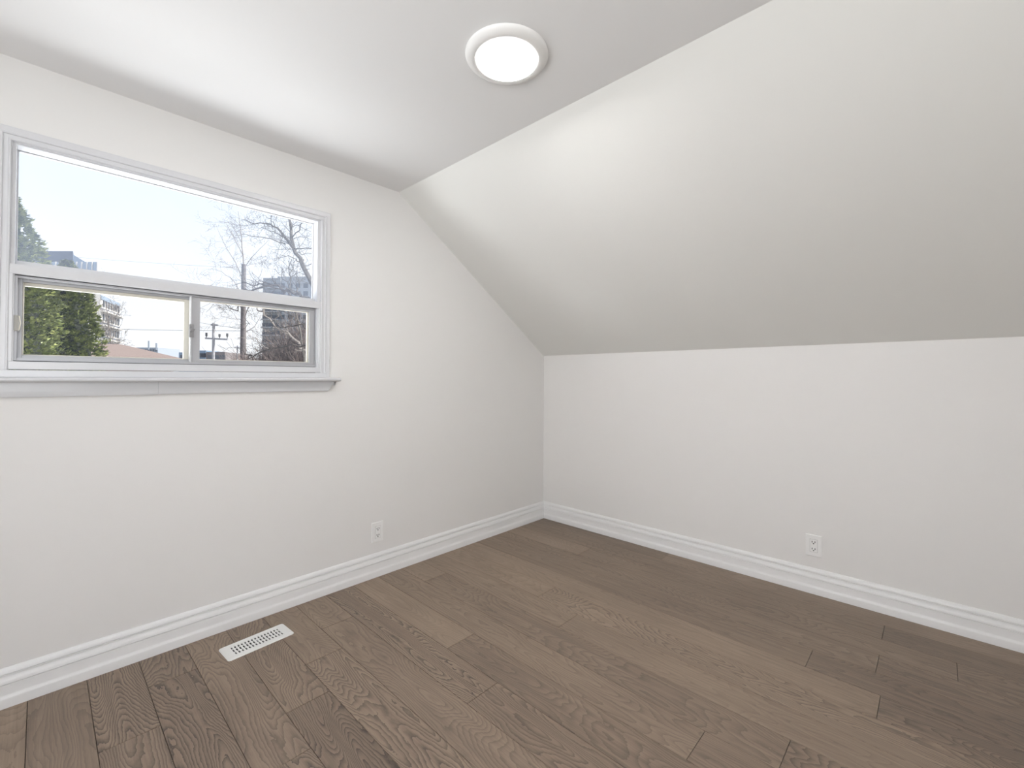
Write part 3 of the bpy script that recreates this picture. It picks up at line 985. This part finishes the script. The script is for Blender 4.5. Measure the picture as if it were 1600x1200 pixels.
# utility poles and wires
M_POLE = mat('pole_wood', (0.10, 0.088, 0.092), 0.85, var=0.3, scale=5)
M_PALEPOLE = mat('pole_grey', (0.24, 0.24, 0.26), 0.8, var=0.2, scale=5)
M_WIRE = mat('wire_black', (0.06, 0.06, 0.065), 0.7)
p = W(381, 413, 25)
o = empty('utility_pole', (p.x, p.y, GZ), 'thick tall wooden pole among the bare branches', 'utility pole', 'utility poles')
MB().tube([(p.x, p.y, GZ), (p.x, p.y, 2), (p.x, p.y, p.z)], [0.17, 0.145, 0.115], 10).build('shaft', M_POLE, o, smooth=60)
def crosspole(px, top, d, label, arms, r):
    p = W(px, top, d)
    o = empty('utility_pole', (p.x, p.y, GZ), label, 'utility pole', 'utility poles')
    MB().tube([(p.x, p.y, GZ), (p.x, p.y, p.z)], [r*1.3, r], 8).build('shaft', M_PALEPOLE, o, smooth=60)
    for x0, x1, y0, y1, ins in arms:
        a, b = W(x0, y0, d), W(x1, y1, d)
        t = 0.07
        dirn = (b-a)
        dirn.z = 0
        dirn.normalize()
        nrm = V((-dirn.y, dirn.x, 0))
        arm = MB().obox(a-nrm*t-V((0, 0, t)), b-a, nrm*2*t, V((0, 0, 2*t))).build('crossarm', M_PALEPOLE, o)
        for ix, top_ in ins:
            q = W(ix, (y0+y1)/2, d)
            zt = W(ix, top_, d).z
            MB().tube([(q.x, q.y, q.z), (q.x, q.y, q.z+(zt-q.z)*0.35), (q.x, q.y, q.z+(zt-q.z)*0.5), (q.x, q.y, zt)], [0.035, 0.035, 0.085, 0.085], 6).build('insulator', M_WIRE, arm)
    return o
crosspole(334, 505, 40, 'grey utility pole with a crossarm and upright insulators', [(321, 356, 528.5, 530.5, [(322.5, 520), (343, 522), (355, 521)]), (330, 341, 507.5, 508, [])], 0.11)
crosspole(371, 540, 75, 'small distant utility pole left of the low shrub', [(366, 376, 542.5, 542.5, [])], 0.10)

def wire(a, b, sag, r, label, group='overhead wires'):
    a, b = V(a), V(b)
    pts = []
    for i in range(17):
        t = i/16
        q = a.lerp(b, t)
        q.z -= sag*4*t*(1-t)
        pts.append(q)
    o = MB().tube(pts, r, 5).build('power_line', M_WIRE, None, loc=a, smooth=60)
    return tag(o, label, 'power line', group)
wire(W(-60, 384, 30), W(381, 419, 25), 0.15, 0.006, 'thin wire crossing the sky in the upper pane to the tall pole')
wire(W(60, 509, 38), W(381, 517, 25), 0.1, 0.012, 'wire crossing the left lower pane and passing under the pole top')
wire(W(300, 502, 42), W(381, 514, 25), 0.03, 0.012, 'wire sloping down from the crossarm pole to the tall pole')

# apartment block at left
M_WHITE = mat('block_white', (0.44, 0.43, 0.42), 0.8)
M_LTGLASS = mat('block_glass', (0.20, 0.25, 0.32), 0.5)
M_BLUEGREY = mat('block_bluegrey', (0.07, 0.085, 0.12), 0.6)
M_WIN = mat('block_window', (0.05, 0.055, 0.07), 0.3)
def face_block(o, A, B, z0, z1, depth_dir, m, name, parent):
    """box with front edge A-B (plan) and depth vector"""
    e = B-A
    return MB().obox((A.x, A.y, z0), (e.x, e.y, 0), (depth_dir.x, depth_dir.y, 0), (0, 0, z1-z0)).build(name, m, parent)
d0, d1 = 100.0, 112.0
A, B = W(155, 590, d0), W(186, 590, d1)
A.z = B.z = 0
e = (B-A)
back = V((-e.y, e.x, 0)).normalized()
if back.dot(-EX) < 0: back = -back
dep = back*22
ab = empty('apartment_block', (A.x, A.y, GZ), 'white apartment block with window rows and dark rooftop behind the evergreen', 'building')
zt = W(155, 458, d0).z
face_block(ab, A, B, GZ, zt, dep, M_WHITE, 'body', ab)
fdir = e.normalized()
outn = -back
nfl = 0
for k, py in enumerate((472, 494, 516, 538)):
    z = W(157, py, d0).z
    for j in range(7):
        t = 0.12 + 0.125*j
        q = A + e*t + outn*0.02
        MB().obox((q.x, q.y, z-0.75), fdir*0.9, outn*0.12, (0, 0, 1.5)).build('window', M_WIN, ab)
    z2 = W(157, py+10.5, d0).z
    q = A + outn*0.02
    MB().obox((q.x, q.y, z2-0.55), e*0.99, outn*0.9, (0, 0, 0.35)).build('balcony_slab', M_WHITE, ab)
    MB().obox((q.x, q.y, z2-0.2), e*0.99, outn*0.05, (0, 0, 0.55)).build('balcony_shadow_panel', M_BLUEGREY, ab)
# rooftop: glazed penthouse, dark plant box, sloped wing
q = A + outn*0.02
MB().obox((q.x, q.y, zt-1.3), e*0.97, outn*0.1, (0, 0, 1.0)).build('top_window_band', M_LTGLASS, ab)
PA, PB = W(35, 590, 104), W(149, 590, 104)
pe = PB-PA
RD = V((PB.x-CAM.x, PB.y-CAM.y, 0)).normalized()
pz0, pz1 = zt, W(130, 408.5, 104).z
MB().obox((PA.x, PA.y, pz0), (pe.x, pe.y, 0), RD*8, (0, 0, pz1-pz0)).build('penthouse', M_LTGLASS, ab)
for j in range(15):
    q = PA + pe*(j/14.0)
    MB().obox((q.x, q.y, pz0), EX*0.25, -EY*0.15, (0, 0, pz1-pz0)).build('mullion', M_WHITE, ab)
QA, QB = W(40, 590, 105), W(111, 590, 105)
qe = QB-QA
qz = W(75, 391.5, 105).z
MB().obox((QA.x, QA.y, pz1-0.6), (qe.x, qe.y, 0), RD*6, (0, 0, qz-pz1+0.6)).build('plant_room', M_BLUEGREY, ab)
RA, RB = W(111, 590, 105), W(133, 590, 105)
zr = W(111, 397, 105).z
MB().prism([(RA.x, RA.y, pz1), (RB.x, RB.y, pz1), (RA.x, RA.y, zr)], RD*6).build('sloped_wing', M_LTGLASS, ab)

# grey tower block at right
M_TOWER = mat('tower_grey', (0.20, 0.215, 0.235), 0.8)
M_TOWERD = mat('tower_dark', (0.085, 0.095, 0.115), 0.7)
M_TOWERL = mat('tower_light', (0.28, 0.30, 0.33), 0.8)
D = 150.0
A, B = W(409.5, 590, D), W(437, 590, D)
tb_ = empty('tower_block', (A.x, A.y, GZ), 'grey tower block with dark balcony bands behind the bare trees', 'building')
e = B-A; e.z = 0
zt = W(420, 434, D).z
MB().obox((A.x, A.y, GZ), e, EY*18, (0, 0, zt-GZ)).build('body', M_TOWER, tb_)
B2 = W(510, 590, D+0.6)
A2 = W(432, 590, D+0.6)
e2 = B2-A2; e2.z = 0
MB().obox((A2.x, A2.y, GZ), e2, EY*16, (0, 0, W(450, 431, D).z-GZ)).build('wing', M_TOWERL, tb_)
for k in range(12):
    py = 446 + 12.4*k
    z = W(420, py, D).z
    MB().obox((A.x, A.y, z-0.55), e, -EY*0.25, (0, 0, 1.2)).build('balcony_band', M_TOWERD, tb_)
    MB().obox((A.x, A.y, z-0.95), e, -EY*1.3, (0, 0, 0.3)).build('balcony_slab', M_TOWERL, tb_)
    for j in range(6):
        q = A2 + e2*(0.06+0.155*j)
        MB().obox((q.x, q.y, z-0.6), EX*1.5, -EY*0.1, (0, 0, 1.5)).build('window', M_TOWERD, tb_)

# house with a brown hip roof
M_ROOF = mat('roof_shingle', (0.17, 0.125, 0.108), 0.9, var=0.22, scale=14)
M_HWALL = mat('house_brick', (0.20, 0.13, 0.10), 0.9, var=0.2, scale=10)
M_FASCIA = mat('house_fascia', (0.10, 0.10, 0.10), 0.7)
hz_e = W(285, 560.5, 20).z
c1 = W(286, 590, 20.0)                       # front right corner of the eaves
HY = c1 - CAM; HY.z = 0; HY.normalize()      # the house stands a little turned
HX = V((HY.y, -HY.x, 0))
c0 = c1 - HX*9.0
c2 = c1 + HY*8.0
c3 = c0 + HY*8.0
hr = W(190, 538, 23.5)
hr = V((hr.x, hr.y, hr.z))
hl = hr - HX*2.0
hs = empty('house', ((c0.x+c2.x)/2, (c0.y+c2.y)/2, GZ), 'house with a brown shingled hip roof beside the evergreen', 'house')
P3 = lambda q, z: (q.x, q.y, z)
rm = MB()
rm.add([P3(c0, hz_e), P3(c1, hz_e), P3(c2, hz_e), P3(c3, hz_e), P3(hl, hr.z), P3(hr, hr.z)], [(0, 1, 5, 4), (1, 2, 5), (2, 3, 4, 5), (3, 0, 4), (0, 3, 2, 1)])
rm.build('roof', M_ROOF, hs)
in_ = 0.45
w0 = c0 + HX*in_ + HY*in_
MB().obox(P3(w0, GZ), HX*(9-2*in_), HY*(8-2*in_), (0, 0, hz_e-GZ-0.02)).build('walls', M_HWALL, hs)
fb = MB()
fb.obox(P3(c0, hz_e-0.13), HX*9, HY*0.04, (0, 0, 0.13))
fb.obox(P3(c1, hz_e-0.13), -HX*0.04, HY*8, (0, 0, 0.13))
fb.build('eaves_gutter', M_FASCIA, hs)

# far buildings along the skyline
def far_block(name, label, x0, x1, top, d, m, extra=None, depth=12):
    a, b = W(x0, 590, d), W(x1, 590, d)
    e = b-a; e.z = 0
    z = W((x0+x1)/2, top, d).z
    o = empty(name, (a.x, a.y, GZ), label, 'building', 'low buildings on the skyline')
    MB().obox((a.x, a.y, GZ), e, EY*depth, (0, 0, z-GZ)).build('body', m, o)
    if extra: extra(o, a, e, z, d)
    return o
M_FAR1 = mat('far_bluegrey', (0.24, 0.27, 0.32), 0.8)
M_FAR2 = mat('far_brown', (0.15, 0.135, 0.14), 0.85, var=0.25, scale=0.6)
M_FAR3 = mat('far_blueglass', (0.16, 0.23, 0.32), 0.4)
M_FAR4 = mat('far_pale', (0.40, 0.41, 0.43), 0.8)
def stacks(o, a, e, z, d):
    for px, top, w in ((232, 532.5, 1.3), (244, 536, 1.4)):
        q = W(px, 590, d)
        MB().tube([(q.x, q.y, z-1), (q.x, q.y, W(px, top, d).z)], [w*d/F, w*d/F], 8).build('chimney', M_FAR1, o)
    for j in range(8):
        q = a + e*(0.04+0.12*j)
        MB().obox((q.x, q.y, z-1.6), EX*0.7, -EY*0.1, (0, 0, 0.9)).build('window', M_TOWERD, o)
far_block('factory', 'distant grey factory with two chimneys above the brown roof', 212, 246, 543, 180, M_FAR1, stacks)
def winrows(o, a, e, z, d):
    n = max(3, int(e.length/4))
    for k in range(3):
        for j in range(n):
            q = a + e*((j+0.25)/n)
            MB().obox((q.x, q.y, z-2.2-3*k), e.normalized()*1.6, -EY*0.1, (0, 0, 1.3)).build('window', M_TOWERD, o)
far_block('low_building', 'pale low building on the skyline right of the brown roof', 252, 279, 553.5, 205, M_FAR4, winrows)
far_block('low_building', 'blue-grey building at the right end of the left lower pane', 279, 309, 550.5, 150, M_FAR3, winrows)
far_block('low_building', 'blue-grey building at the left end of the right lower pane', 309.5, 321, 547.5, 140, M_FAR3, winrows)
far_block('low_building', 'dark brown building behind the crossarm pole', 321.5, 351, 550, 130, M_FAR2, winrows)
far_block('low_building', 'pale low building between the crossarm pole and the shrub', 352, 372, 556, 170, M_FAR4, winrows)
